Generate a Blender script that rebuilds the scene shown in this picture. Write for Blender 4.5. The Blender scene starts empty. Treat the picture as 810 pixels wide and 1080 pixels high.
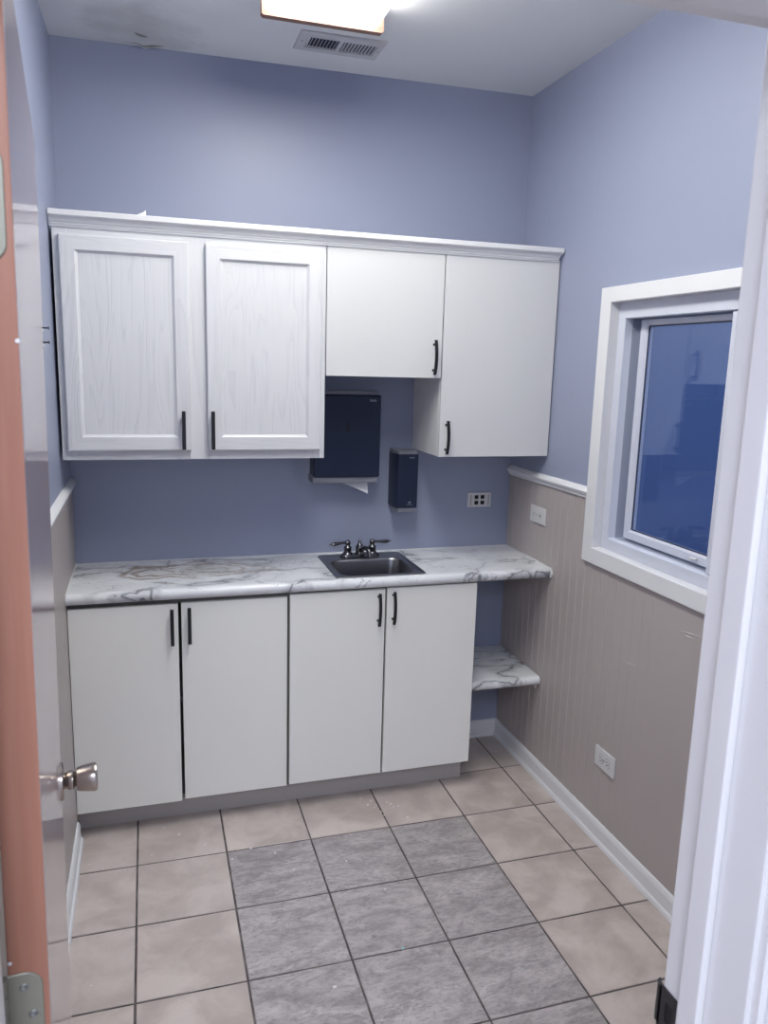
import bpy, bmesh, math, random
from mathutils import Vector, Matrix
random.seed(7)
SC = bpy.context.scene
COL = SC.collection
PI = math.pi

# ------------------------------------------------------------------ room figures (metres)
W = 1.8286            # room width at the back wall
TH = 0.0092           # slight skew of the window wall
YF = -2.43            # inner face of the door wall
CEIL_L, CEIL_R = 2.774, 2.795
def cz(x): return CEIL_L + (CEIL_R - CEIL_L) * x / W

# ------------------------------------------------------------------ mesh builder
class B:
    def __init__(s): s.bm = bmesh.new()
    def poly(s, pts, m=0):
        f = s.bm.faces.new([s.bm.verts.new(p) for p in pts]); f.material_index = m; return f
    def box(s, x0, x1, y0, y1, z0, z1, bev=0.0, m=0, seg=2):
        v = [s.bm.verts.new((x, y, z)) for x in (x0, x1) for y in (y0, y1) for z in (z0, z1)]
        q = [(0,1,3,2),(4,6,7,5),(0,4,5,1),(2,3,7,6),(0,2,6,4),(1,5,7,3)]
        fs = [s.bm.faces.new([v[i] for i in f]) for f in q]
        for f in fs: f.material_index = m
        if bev > 0:
            es = list({e for f in fs for e in f.edges})
            r = bmesh.ops.bevel(s.bm, geom=es, offset=bev, segments=seg, affect='EDGES', profile=0.5)
            for f in r['faces']: f.material_index = m
        return s
    def loft(s, rings, cap0=True, cap1=True, closed=True, m=0, mats=None):
        vs = [[s.bm.verts.new(p) for p in r] for r in rings]
        n = len(vs[0])
        for a, b in zip(vs, vs[1:]):
            for i in range(n if closed else n - 1):
                j = (i + 1) % n
                f = s.bm.faces.new((a[i], a[j], b[j], b[i])); f.material_index = mats[i] if mats else m
        if cap0: f = s.bm.faces.new(list(reversed(vs[0]))); f.material_index = m
        if cap1: f = s.bm.faces.new(vs[-1]); f.material_index = m
        return s
    def prism(s, prof, fn, a, b, m=0):      # prof: 2-D outline, fn(u, v, t) -> point
        return s.loft([[fn(u, v, a) for u, v in prof], [fn(u, v, b) for u, v in prof]], m=m)
    def lathe(s, prof, o, ax, n=28, m=0):   # prof: (radius, distance along ax)
        ax = Vector(ax).normalized(); o = Vector(o)
        t = Vector((0, 0, 1)) if abs(ax.z) < .9 else Vector((1, 0, 0))
        u = ax.cross(t).normalized(); w = ax.cross(u)
        return s.loft([[o + ax * h + (u * math.cos(2*PI*i/n) + w * math.sin(2*PI*i/n)) * max(r, 1e-5) for i in range(n)] for r, h in prof], m=m)
    def tube(s, path, rad, n=14, m=0, sq=1.0):
        path = [Vector(p) for p in path]; rings = []; u0 = None
        for i, p in enumerate(path):
            d = (path[min(i+1, len(path)-1)] - path[max(i-1, 0)]).normalized()
            if u0 is None:
                t = Vector((0, 0, 1)) if abs(d.z) < .9 else Vector((1, 0, 0)); u = d.cross(t).normalized()
            else: u = (u0 - d * u0.dot(d)).normalized()
            u0 = u; w = d.cross(u); r = rad[i] if isinstance(rad, (list, tuple)) else rad
            rings.append([p + (u * math.cos(2*PI*k/n) + w * math.sin(2*PI*k/n) * sq) * r for k in range(n)])
        return s.loft(rings, m=m)

def rrect(x0, x1, y0, y1, r, z, n=6, f=None):
    """rounded rectangle ring; f maps (u, v, w) to a point"""
    f = f or (lambda u, v, w: (u, v, w)); out = []
    for cx, cy, a in ((x1-r, y1-r, 0), (x0+r, y1-r, PI/2), (x0+r, y0+r, PI), (x1-r, y0+r, 1.5*PI)):
        for k in range(n + 1):
            t = a + PI/2 * k / n
            out.append(f(cx + r*math.cos(t), cy + r*math.sin(t), z))
    return out
def rect(x0, x1, z0, z1, y): return [(x0, y, z0), (x1, y, z0), (x1, y, z1), (x0, y, z1)]

BASE = {}
def setp(o, label=None, cat=None, group=None, kind=None):
    if label: o['label'] = label
    if cat: o['category'] = cat
    if group: o['group'] = group
    if kind: o['kind'] = kind
def place(o, loc, rw):
    loc = Vector(loc)
    if rw:      # belongs to the skewed window wall
        d = Matrix.Rotation(TH, 4, 'Z') @ (loc - Vector((W, 0, 0)))
        o.location = d + Vector((W, 0, 0)); o.rotation_euler = (0, 0, TH)
    else: o.location = loc
    BASE[o] = loc
def thing(name, label, cat, loc=(0, 0, 0), group=None, kind=None, rw=False, local=False):
    o = bpy.data.objects.new(name, None); COL.objects.link(o); o.empty_display_size = .05
    place(o, loc, rw); setp(o, label, cat, group, kind)
    if local: BASE[o] = Vector((0, 0, 0))
    return o
def obj(name, b, mats, parent=None, loc=(0, 0, 0), rw=False, sharp=32, label=None, cat=None, group=None, kind=None, recalc=True):
    me = bpy.data.meshes.new(name)
    if recalc: bmesh.ops.recalc_face_normals(b.bm, faces=b.bm.faces[:])
    off = BASE[parent] if parent is not None else Vector(loc)
    for v in b.bm.verts: v.co -= off
    b.bm.to_mesh(me); b.bm.free()
    for m in (mats if isinstance(mats, (list, tuple)) else [mats]): me.materials.append(m)
    for p in me.polygons: p.use_smooth = True
    me.set_sharp_from_angle(angle=math.radians(sharp))
    o = bpy.data.objects.new(name, me); COL.objects.link(o)
    wn = o.modifiers.new('weighted_normal', 'WEIGHTED_NORMAL'); wn.keep_sharp = True; wn.weight = 60
    if parent is not None: o.parent = parent; BASE[o] = off
    else: place(o, loc, rw)
    setp(o, label, cat, group, kind)
    return o

# ------------------------------------------------------------------ materials
def srgb(r, g, b):
    f = lambda c: (c/255/12.92) if c/255 <= .04045 else ((c/255 + .055)/1.055) ** 2.4
    return (f(r), f(g), f(b), 1)
class N:
    def __init__(s, name):
        s.m = bpy.data.materials.new(name); s.m.use_nodes = True; s.t = s.m.node_tree
        s.p = s.t.nodes['Principled BSDF']; s.o = s.t.nodes['Material Output']
    def n(s, typ, **k):
        x = s.t.nodes.new(typ)
        for a, v in k.items():
            if a.startswith('i_'):
                key = a[2:].replace('_', ' ')
                x.inputs[int(key) if key.isdigit() else key].default_value = v
            else: setattr(x, a, v)
        return x
    def l(s, a, b): s.t.links.new(a, b)
    def coord(s, scale=(1, 1, 1), loc=(0, 0, 0), rot=(0, 0, 0), out='Object'):
        c = s.n('ShaderNodeTexCoord'); m = s.n('ShaderNodeMapping')
        m.inputs['Scale'].default_value = scale; m.inputs['Location'].default_value = loc; m.inputs['Rotation'].default_value = rot
        s.l(c.outputs[out], m.inputs['Vector']); return m.outputs[0]
    def noise(s, vec, scale, detail=3, rough=.5, dist=0):
        x = s.n('ShaderNodeTexNoise'); x.inputs['Scale'].default_value = scale; x.inputs['Detail'].default_value = detail
        x.inputs['Roughness'].default_value = rough; x.inputs['Distortion'].default_value = dist
        s.l(vec, x.inputs['Vector']); return x.outputs['Fac']
    def math(s, op, a, b=None, c=None, clamp=False):
        x = s.n('ShaderNodeMath', operation=op, use_clamp=clamp)
        for i, v in enumerate((a, b, c)):
            if v is None: continue
            if isinstance(v, (int, float)): x.inputs[i].default_value = v
            else: s.l(v, x.inputs[i])
        return x.outputs[0]
    def rng(s, v, a, b, c=0., d=1., smooth=True):
        x = s.n('ShaderNodeMapRange', interpolation_type='SMOOTHSTEP' if smooth else 'LINEAR')
        for i, q in zip(('From Min', 'From Max', 'To Min', 'To Max'), (a, b, c, d)): x.inputs[i].default_value = q
        s.l(v, x.inputs['Value']); return x.outputs[0]
    def mix(s, f, a, b):
        x = s.n('ShaderNodeMix', data_type='RGBA')
        if isinstance(f, (int, float)): x.inputs[0].default_value = f
        else: s.l(f, x.inputs[0])
        for i, v in ((6, a), (7, b)):
            if isinstance(v, tuple): x.inputs[i].default_value = v
            else: s.l(v, x.inputs[i])
        return x.outputs[2]
    def bump(s, h, strength=.2, dist=.001):
        x = s.n('ShaderNodeBump'); x.inputs['Strength'].default_value = strength; x.inputs['Distance'].default_value = dist
        s.l(h, x.inputs['Height']); s.l(x.outputs[0], s.p.inputs['Normal'])
    def base(s, c):
        if isinstance(c, tuple): s.p.inputs['Base Color'].default_value = c
        else: s.l(c, s.p.inputs['Base Color'])
    def fin(s, rough=.5, metal=0, spec=.5):
        s.p.inputs['Roughness'].default_value = rough; s.p.inputs['Metallic'].default_value = metal
        s.p.inputs['Specular IOR Level'].default_value = spec; return s.m

def paint(name, c, rough=.5, bump=.06, scale=260, spec=.4, mottled=.04):
    k = N(name); v = k.coord()
    dark = tuple(x * (1 - mottled) for x in c[:3]) + (1,); lite = tuple(min(1, x * (1 + mottled)) for x in c[:3]) + (1,)
    k.base(k.mix(k.noise(v, 2.2, 4), dark, lite)); k.bump(k.noise(v, scale, 2), bump, .001)
    return k.fin(rough, 0, spec)
def plain(name, c, rough=.5, metal=0, spec=.5):
    k = N(name); v = k.coord()
    k.base(k.mix(k.noise(v, 40, 2), tuple(x * .95 for x in c[:3]) + (1,), c)); return k.fin(rough, metal, spec)

BLUE = srgb(149, 156, 179)
M_wall = paint('blue_wall_paint', BLUE, .42, .05)
M_greige = paint('greige_beadboard_paint', srgb(176, 168, 166), .42, .04)
M_trim = paint('white_trim_paint', srgb(222, 223, 226), .32, .03)
M_frame = paint('white_frame_paint', srgb(221, 219, 219), .35, .04, 60)
M_slab = paint('white_slab_door', srgb(214, 215, 216), .38, .04, 300, mottled=.015)
M_base = paint('grey_white_slab_door', srgb(236, 236, 232), .4, .04, 300, mottled=.02)
M_kick = paint('grey_toe_kick', srgb(178, 174, 172), .5, .05)
M_inside = paint('cabinet_inside', srgb(120, 116, 112), .6)
M_hall = paint('hallway_paint', srgb(225, 228, 236), .6)
M_black = plain('black_handle_metal', srgb(14, 15, 22), .45)
M_navy = plain('navy_plastic', srgb(24, 35, 60), .32)
M_grey = plain('grey_plastic', srgb(128, 131, 140), .42)
M_logo = plain('pale_print', srgb(120, 130, 142), .6)
M_dark = plain('dark_slot', srgb(12, 12, 16), .6)
M_plate = plain('white_plastic_plate', srgb(214, 214, 214), .35)
M_mark = plain('grey_mark_and_gap_shade', srgb(128, 128, 128), .6)
M_paper = plain('paper_towel', srgb(232, 233, 236), .9)
M_steel = plain('brushed_sink_steel', srgb(150, 150, 153), .3, 1)
M_chrome = plain('dark_nickel', srgb(110, 110, 114), .2, 1)
M_nickel = plain('satin_nickel', srgb(176, 166, 158), .24, 1)
M_hinge = plain('grey_green_hinge', srgb(138, 136, 122), .42, .3)
M_screw = plain('screw_steel', srgb(150, 152, 148), .35, .8)
M_bronze = plain('dark_bronze_strike', srgb(46, 44, 48), .45, .3)
M_vinyl = plain('white_vinyl', srgb(205, 209, 222), .35)
M_channel = plain('grey_window_channel', srgb(150, 156, 172), .45)
M_gasket = plain('dark_gasket', srgb(60, 66, 92), .5)
M_vent = paint('vent_enamel', srgb(196, 196, 198), .45, .03)
M_duct = plain('vent_duct', srgb(30, 36, 60), .7)
M_chip = plain('white_paint_chip', srgb(225, 226, 228), .7)
M_teal = plain('pale_teal_crumb', srgb(150, 188, 190), .7)
M_caulk = plain('white_caulk', srgb(218, 219, 220), .45)
M_room2 = paint('blue_paint_beyond', srgb(104, 127, 172), .6)

def mat_ceiling():
    k = N('ceiling_paint'); v = k.coord()
    c = k.mix(k.noise(v, 1.4, 3), srgb(222, 223, 226), srgb(228, 229, 231))
    sep = k.n('ShaderNodeSeparateXYZ'); k.l(v, sep.inputs[0])
    dx = k.math('MULTIPLY', k.math('SUBTRACT', sep.outputs[0], .30), 5.2)
    dy = k.math('MULTIPLY', k.math('SUBTRACT', sep.outputs[1], -.16), 4.2)
    d = k.math('SQRT', k.math('ADD', k.math('MULTIPLY', dx, dx), k.math('MULTIPLY', dy, dy)))
    d = k.math('ADD', d, k.math('MULTIPLY', k.math('SUBTRACT', k.noise(v, 9, 5), .5), 1.6))
    stain = k.rng(d, .2, 1.25, .42, 0)
    c = k.mix(stain, c, srgb(158, 154, 146))
    k.base(c); k.bump(k.noise(v, 120, 3), .12, .002)
    return k.fin(.75, 0, .25)
M_ceil = mat_ceiling()

def mat_oak(name, rot):
    k = N(name); v = k.coord((1, 1, 1), rot=rot)
    mp = k.n('ShaderNodeMapping'); mp.inputs['Scale'].default_value = (70, 70, 2.2); k.l(v, mp.inputs['Vector'])
    g1 = k.noise(mp.outputs[0], 1, 4, .6)
    mp2 = k.n('ShaderNodeMapping'); mp2.inputs['Scale'].default_value = (9, 9, .75); k.l(v, mp2.inputs['Vector'])
    g2 = k.noise(mp2.outputs[0], 1, 2, .5, .6)
    rings = k.math('FRACT', k.math('MULTIPLY', g2, 14))
    line = k.math('MULTIPLY', k.rng(rings, .0, .5, 1, 0), k.rng(g1, .35, .6, 0, 1))
    pores = k.rng(g1, .56, .72, 0, .45)
    h = k.math('MAXIMUM', line, pores)
    c = k.mix(k.math('MULTIPLY', h, .45), srgb(216, 217, 220), srgb(194, 196, 202))
    c = k.mix(k.math('MULTIPLY', k.noise(v, 7, 3), .25), c, srgb(196, 198, 205))
    k.base(c); k.bump(k.math('MULTIPLY', h, -1), .35, .0012)
    return k.fin(.4, 0, .45)
M_oak = mat_oak('whitewashed_oak_upright_grain', (0, 0, 0))
M_oakh = mat_oak('whitewashed_oak_level_grain', (0, PI/2, 0))

def mat_marble():
    k = N('marble_laminate'); v = k.coord(loc=(.9, 0, 0))
    warp = k.n('ShaderNodeTexNoise'); warp.inputs['Scale'].default_value = 3.2; warp.inputs['Detail'].default_value = 5; k.l(v, warp.inputs['Vector'])
    vm = k.n('ShaderNodeVectorMath', operation='SCALE'); k.l(warp.outputs['Color'], vm.inputs[0]); vm.inputs['Scale'].default_value = .22
    va = k.n('ShaderNodeVectorMath', operation='ADD'); k.l(v, va.inputs[0]); k.l(vm.outputs[0], va.inputs[1])
    mp = k.n('ShaderNodeMapping'); mp.inputs['Rotation'].default_value = (0, 0, .6); mp.inputs['Scale'].default_value = (1.0, 1.9, 1.0); k.l(va.outputs[0], mp.inputs['Vector'])
    a = k.noise(mp.outputs[0], 3.4, 4, .5, .4)
    vein = k.rng(k.math('ABSOLUTE', k.math('SUBTRACT', a, .5)), .0, .024, 1, 0)
    zone = k.rng(k.noise(v, 3.0, 2), .38, .52, 0, 1)
    b = k.noise(mp.outputs[0], 8.5, 5, .6, .8)
    fine = k.math('MULTIPLY', k.rng(k.math('ABSOLUTE', k.math('SUBTRACT', b, .5)), 0, .018, 1, 0), k.rng(k.noise(v, 3.7, 2), .48, .6, 0, .7))
    halo = k.math('MULTIPLY', k.rng(k.math('ABSOLUTE', k.math('SUBTRACT', a, .5)), 0, .085, .42, 0), zone)
    vv = k.math('MAXIMUM', k.math('MULTIPLY', vein, k.math('ADD', .25, k.math('MULTIPLY', zone, .75))), fine)
    vv = k.math('MAXIMUM', vv, halo)
    cloud = k.rng(k.noise(mp.outputs[0], 4, 4, .6), .42, .7, 0, .45)
    c = k.mix(cloud, srgb(226, 228, 231), srgb(196, 199, 206))
    c = k.mix(k.math('MULTIPLY', vv, .9), c, srgb(98, 100, 110))
    # brown swirl near the plain end of the worktop
    sep = k.n('ShaderNodeSeparateXYZ'); k.l(v, sep.inputs[0])
    dx = k.math('MULTIPLY', k.math('SUBTRACT', sep.outputs[0], .46), 1/.34)
    dy = k.math('MULTIPLY', k.math('SUBTRACT', sep.outputs[1], -.17), 1/.13)
    d = k.math('SQRT', k.math('ADD', k.math('MULTIPLY', dx, dx), k.math('MULTIPLY', dy, dy)))
    d = k.math('ADD', d, k.math('MULTIPLY', k.math('SUBTRACT', k.noise(v, 4.2, 5, .55, .4), .5), 1.7))
    r1 = k.rng(k.math('ABSOLUTE', k.math('SUBTRACT', d, .92)), 0, .13, 1, 0)
    r2 = k.rng(k.math('ABSOLUTE', k.math('SUBTRACT', d, .68)), 0, .09, 1, 0)
    r3 = k.rng(k.math('ABSOLUTE', k.math('SUBTRACT', d, .42)), 0, .05, .7, 0)
    ring = k.math('MAXIMUM', k.math('MAXIMUM', r1, r2), r3)
    brk = k.rng(k.noise(v, 9, 4), .33, .52, .1, 1)
    ring = k.math('MULTIPLY', k.math('MULTIPLY', ring, brk), k.rng(sep.outputs[0], .3, .85, 1, .3))
    tint = k.rng(d, .2, 1.0, .35, 0)
    c = k.mix(tint, c, srgb(196, 188, 176))
    c = k.mix(k.math('MULTIPLY', ring, .92), c, k.mix(k.noise(v, 5, 2), srgb(112, 92, 76), srgb(142, 116, 90)))
    k.base(c); return k.fin(.3, 0, .5)
M_marble = mat_marble()

def mat_tile(slate):
    k = N('slate_look_tile' if slate else 'beige_tile')
    g = k.n('ShaderNodeNewGeometry'); tc = k.n('ShaderNodeTexCoord')
    off = k.n('ShaderNodeVectorMath', operation='SCALE'); k.l(g.outputs['Random Per Island'], off.inputs['Scale']); off.inputs[0].default_value = (31, 17, 9)
    ad = k.n('ShaderNodeVectorMath', operation='ADD'); k.l(tc.outputs['Object'], ad.inputs[0]); k.l(off.outputs[0], ad.inputs[1]); v = ad.outputs[0]
    if slate:
        st = k.n('ShaderNodeMapping'); st.inputs['Rotation'].default_value = (0, 0, .7); st.inputs['Scale'].default_value = (1, 2.4, 1); k.l(v, st.inputs['Vector']); v = st.outputs[0]
        n1 = k.noise(v, 8, 11, .78, .5); n2 = k.noise(v, 2.6, 10, .7, .8); n3 = k.noise(v, 55, 6, .75, .2)
        c = k.mix(k.rng(n1, .34, .64), srgb(140, 134, 134), srgb(184, 177, 177))
        c = k.mix(k.rng(n3, .50, .66, 0, .55), c, srgb(104, 98, 99))
        ve = k.math('MULTIPLY', k.rng(k.math('ABSOLUTE', k.math('SUBTRACT', n2, .5)), 0, .022, 1, 0), k.rng(k.noise(v, 3, 3), .44, .56))
        c = k.mix(k.math('MULTIPLY', ve, .5), c, srgb(208, 202, 202))
        dk = k.rng(k.noise(v, 9, 9, .75, 1.0), .57, .68, 0, .5)
        c = k.mix(dk, c, srgb(112, 107, 110))
        k.base(c); k.bump(k.math('ADD', n1, k.math('MULTIPLY', n3, .35)), .55, .006)
        return k.fin(.42, 0, .4)
    n1 = k.noise(v, 6.5, 5, .55, .4)
    c = k.mix(k.rng(n1, .32, .68), srgb(176, 164, 158), srgb(206, 195, 189))
    c = k.mix(k.rng(g.outputs['Random Per Island'], 0, 1, 0, .25), c, srgb(180, 171, 167))
    c = k.mix(k.rng(k.noise(v, 60, 3), .6, .75, 0, .15), c, srgb(150, 142, 138))
    k.base(c); k.bump(n1, .08, .002)
    return k.fin(.33, 0, .45)
M_tile = mat_tile(False); M_slate = mat_tile(True)
def mat_grout():
    k = N('dark_grout'); v = k.coord()
    k.base(k.mix(k.rng(k.noise(v, 14, 4), .4, .7), srgb(84, 78, 78), srgb(118, 112, 110))); return k.fin(.85, 0, .2)
M_grout = mat_grout()

def mat_wood(name, a, b, rough, sc=(40, 40, 1.6)):
    k = N(name); v = k.coord(sc); g = k.noise(v, 1, 4, .6)
    k.base(k.mix(k.rng(g, .3, .7), a, b)); k.bump(g, .08, .001); return k.fin(rough, 0, .4)
M_edge = mat_wood('stained_door_edge', srgb(150, 102, 83), srgb(166, 118, 98), .5)
M_oaktrim = mat_wood('light_fixture_oak', srgb(120, 88, 76), srgb(140, 104, 90), .5, (3, 40, 40))
def mat_door():
    k = N('glossy_door_enamel'); v = k.coord((30, 30, 1.2)); g = k.noise(v, 1, 3)
    k.base(k.mix(g, srgb(192, 174, 178), srgb(198, 180, 184)))
    k.p.inputs['Coat Weight'].default_value = .7; k.p.inputs['Coat Roughness'].default_value = .055
    return k.fin(.3, 0, .5)
M_door = mat_door()
def mat_emit(name, c, st):
    k = N(name); k.base(srgb(240, 242, 248)); k.p.inputs['Emission Color'].default_value = c
    k.p.inputs['Emission Strength'].default_value = st; return k.fin(.5)
LAMP = 7.2
M_lens = mat_emit('lit_lens', (1, .985, .925, 1), LAMP)
def mat_glass():
    k = N('window_glass')
    k.t.nodes.remove(k.p)
    ge = k.n('ShaderNodeNewGeometry'); dt = k.n('ShaderNodeVectorMath', operation='DOT_PRODUCT')
    k.l(ge.outputs['Normal'], dt.inputs[0]); k.l(ge.outputs['Incoming'], dt.inputs[1])
    q = k.math('POWER', k.math('SUBTRACT', 1.0, k.math('ABSOLUTE', dt.outputs['Value']), clamp=True), 5)
    fr = k.math('ADD', k.math('MULTIPLY', q, .96), .042)      # Schlick, the same from both sides
    tr = k.n('ShaderNodeBsdfTransparent'); tr.inputs['Color'].default_value = (.90, .93, .98, 1)
    gl = k.n('ShaderNodeBsdfGlossy'); gl.inputs['Roughness'].default_value = .0; gl.inputs['Color'].default_value = (.85, .9, 1, 1)
    mx = k.n('ShaderNodeMixShader'); k.l(fr, mx.inputs[0]); k.l(tr.outputs[0], mx.inputs[1]); k.l(gl.outputs[0], mx.inputs[2])
    k.l(mx.outputs[0], k.o.inputs[0]); return k.m
M_glass = mat_glass()

# ------------------------------------------------------------------ setting: floor, ceiling, walls
T = .3012; TX = .2092; TY = -.6014
b = B()
b.box(-1.3, 3.0, -4.5, .06, -.06, -.0025, m=2)
gx, gh = .0033, 0.0
for i in range(-5, 9):
    for j in range(-2, 13):
        x0, x1 = TX + T*i + gx, TX + T*(i+1) - gx
        y1, y0 = TY - T*j - gx, TY - T*(j+1) + gx
        if y0 > 0.02: continue
        sl = 1 <= i <= 3 and 0 <= j <= 3
        e = .0016
        b.loft([[(x0, y0, -.003), (x1, y0, -.003), (x1, y1, -.003), (x0, y1, -.003)],
                [(x0, y0, -.0012), (x1, y0, -.0012), (x1, y1, -.0012), (x0, y1, -.0012)],
                [(x0+e, y0+e, 0), (x1-e, y0+e, 0), (x1-e, y1-e, 0), (x0+e, y1-e, 0)]], cap0=False, m=1 if sl else 0)
obj('floor', b, [M_tile, M_slate, M_grout], kind='structure', sharp=20,
    label='tiled floor of beige squares with an inset of grey slate-look tiles', cat='floor')

b = B()
b.loft([[(-.05, .05, cz(-.05)), (W+.08, .05, cz(W+.08)), (W+.08, YF-.02, cz(W+.08)), (-.05, YF-.02, cz(-.05))],
        [(-.05, .05, 2.9), (W+.08, .05, 2.9), (W+.08, YF-.02, 2.9), (-.05, YF-.02, 2.9)]])
ceil = obj('ceiling', b, M_ceil, kind='structure', label='flat white ceiling with a water stain above the cabinets', cat='ceiling')
b = B()   # curling flake of paint where the stain has cracked
pts = [(.262, -.003, 0), (.285, -.010, -.004), (.312, -.006, -.008), (.338, -.010, -.005), (.372, -.003, -.001)]
up = [(x, y, cz(x) - .0005) for x, y, z in pts]
lo = [(x + .004, y - .020 - .010*math.sin(i*2.1), cz(x) - .001 + z*1.3) for i, (x, y, z) in enumerate(pts)]
b.loft([up, lo, [(x, y, z + .0012) for x, y, z in lo], [(x, y, z + .0004) for x, y, z in up]], cap0=False, cap1=False, closed=False)
b.tube([(.283, -.118, cz(.283)-.001), (.292, -.112, cz(.29)-.003), (.31, -.100, cz(.31)-.002), (.322, -.094, cz(.32)-.001)], [.0015, .003, .0035, .001], n=6, m=1)
obj('peeling_paint', b, [M_ceil, M_mark], ceil, label='curled crack of peeling ceiling paint')

HT = 2.83
b = B(); b.box(-.12, W+.14, 0, .1, -.05, HT); obj('wall_back', b, M_wall, kind='structure', label='blue wall behind the cabinets and sink', cat='wall')
b = B(); b.box(-.12, 0, YF-.12, 0, -.05, HT); wl = obj('wall_left', b, M_wall, kind='structure', label='blue wall behind the open door', cat='wall')

# window wall with its opening
WY0, WY1, WZ0, WZ1 = -.700, -1.740, 1.068, 1.938
b = B()
b.box(W, W+.13, WY0, .0, -.05, HT); b.box(W, W+.13, YF-.14, WY1, -.05, HT)
b.box(W, W+.13, WY1, WY0, -.05, WZ0); b.box(W, W+.13, WY1, WY0, WZ1, HT)
wr = obj('wall_right', b, M_wall, loc=(W, 0, 0), rw=True, kind='structure', label='blue wall with the interior window and beadboard below', cat='wall')
def beadboard(parent, face, sgn, y_a, y_b, hole=None, top=1.245):
    """grooved panel against a wall whose face is x = face; sgn = direction into the room"""
    b = B(); P = .0508; t = .0055
    prof = []; y = y_a
    while y > y_b:
        g = .0032 * max(.08, min(1, (1.15 + y) / .4))        # grooves shaped shallower towards the door to keep dark shade lines out
        prof += [(y, t), (y-P+.0100, t), (y-P+.0068, t-g), (y-P+.0005, t)]
        y -= P
    prof = [q for q in prof if q[0] >= y_b] + [(y_b, t)]
    for (ya, ta), (yb, tb) in zip(prof, prof[1:]):
        mid = (ya + yb)/2
        z1 = hole[2] if hole and hole[0] > mid > hole[1] else top
        xa, xb = face + sgn*ta, face + sgn*tb
        b.poly([(xa, ya, .0), (xb, yb, 0), (xb, yb, z1), (xa, ya, z1)])
        b.poly([(xa, ya, z1), (xb, yb, z1), (face, yb, z1), (face, ya, z1)])
    bmesh.ops.remove_doubles(b.bm, verts=b.bm.verts[:], dist=1e-6)
    return obj('beadboard_panel', b, M_greige, parent, sharp=60)
BASE[wr] = Vector((W, 0, 0))
beadboard(wr, W, -1, 0, YF, (-.67, -1.77, 1.05))
beadboard(wl, 0, 1, 0, YF)
b = B()
for (ya, za), (yb, zb_) in (((-1.198, .925), (-1.300, .936)), ((-.935, .724), (-1.005, .731)), ((-1.215, .917), (-1.262, .921))):
    b.tube([(W-.0052, ya, za), (W-.0066, (ya+yb)/2, (za+zb_)/2 + .001), (W-.0052, yb, zb_)], [.0005, .0016, .0005], 6)
    obj('scratch', b, M_plate, wr, label='pale scratch in the beadboard paint'); b = B()
RAILP = [(0, 0), (.010, 0), (.013, .004), (.013, .010), (.020, .018), (.022, .026), (.018, .034), (.010, .040), (0, .042)]
def rail_bm(face, sgn, ya, yb, z):
    b = B(); b.prism([(face + sgn*u, z + v) for u, v in RAILP], lambda u, v, t: (u, t, v), ya, yb); return b
obj('trim_1', rail_bm(W, -1, -.001, -.648, 1.240), M_trim, loc=(W, 0, 1.24), rw=True, kind='structure', label='white chair rail running up to the window casing', cat='trim')
obj('trim_2', rail_bm(W, -1, -1.775, YF, 1.240), M_trim, loc=(W, -1.775, 1.24), rw=True, kind='structure', label='white chair rail between window and door frame', cat='trim')
obj('trim_3', rail_bm(0, 1, -.001, YF, 1.212), M_trim, kind='structure', label='white chair rail on the wall behind the open door', cat='trim')
BASEP = [(0, 0), (.021, 0), (.021, .006), (.018, .014), (.0125, .018), (.0115, .056), (.0125, .060), (.010, .066), (.010, .070), (.006, .076), (0, .078)]
def base_bm(face, sgn, ya, yb):
    b = B(); b.prism([(face + sgn*u, v) for u, v in BASEP], lambda u, v, t: (u, t, v), ya, yb); return b
obj('baseboard_right', base_bm(W-.004, -1, -.0, YF), M_trim, loc=(W, 0, 0), rw=True, kind='structure', label='white baseboard under the beadboard and window', cat='baseboard')
obj('baseboard_left', base_bm(.004, 1, -.41, YF), M_trim, kind='structure', label='white baseboard beside the open door', cat='baseboard')
b = B(); b.prism(BASEP, lambda u, v, t: (t, -u, v), 1.515, W-.005)
obj('baseboard_back', b, M_trim, kind='structure', label='short white baseboard beneath the marble shelf', cat='baseboard')

# door wall and hallway beyond (behind the camera)
XL, XR, ZH = .144, .862, 2.027
b = B()
b.box(-.12, XL-.018, YF-.12, YF, -.05, HT); b.box(XR+.018, W+.14, YF-.12, YF, -.05, HT); b.box(XL-.018, XR+.018, YF-.12, YF, ZH+.018, HT)
obj('wall_front', b, M_wall, kind='structure', label='blue wall around the doorway', cat='wall')
b = B()
b.box(-1.35, -1.25, -4.5, YF-.12, -.05, 2.5); b.box(2.9, 3.0, -4.5, YF-.12, -.05, 2.5); b.box(-1.35, 3.0, -4.6, -4.5, -.05, 2.5)
b.box(-1.25, -.12, YF-.12, YF-.02, -.05, 2.5); b.box(W+.14, 2.9, YF-.12, YF-.02, -.05, 2.5)
obj('wall_hallway', b, M_hall, kind='structure', label='pale hallway walls outside the doorway', cat='wall')
b = B(); b.box(-1.35, 3.0, -4.6, YF-.12, 2.45, 2.55); obj('ceiling_hallway', b, M_hall, kind='structure', label='pale hallway ceiling outside the doorway', cat='ceiling')

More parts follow.
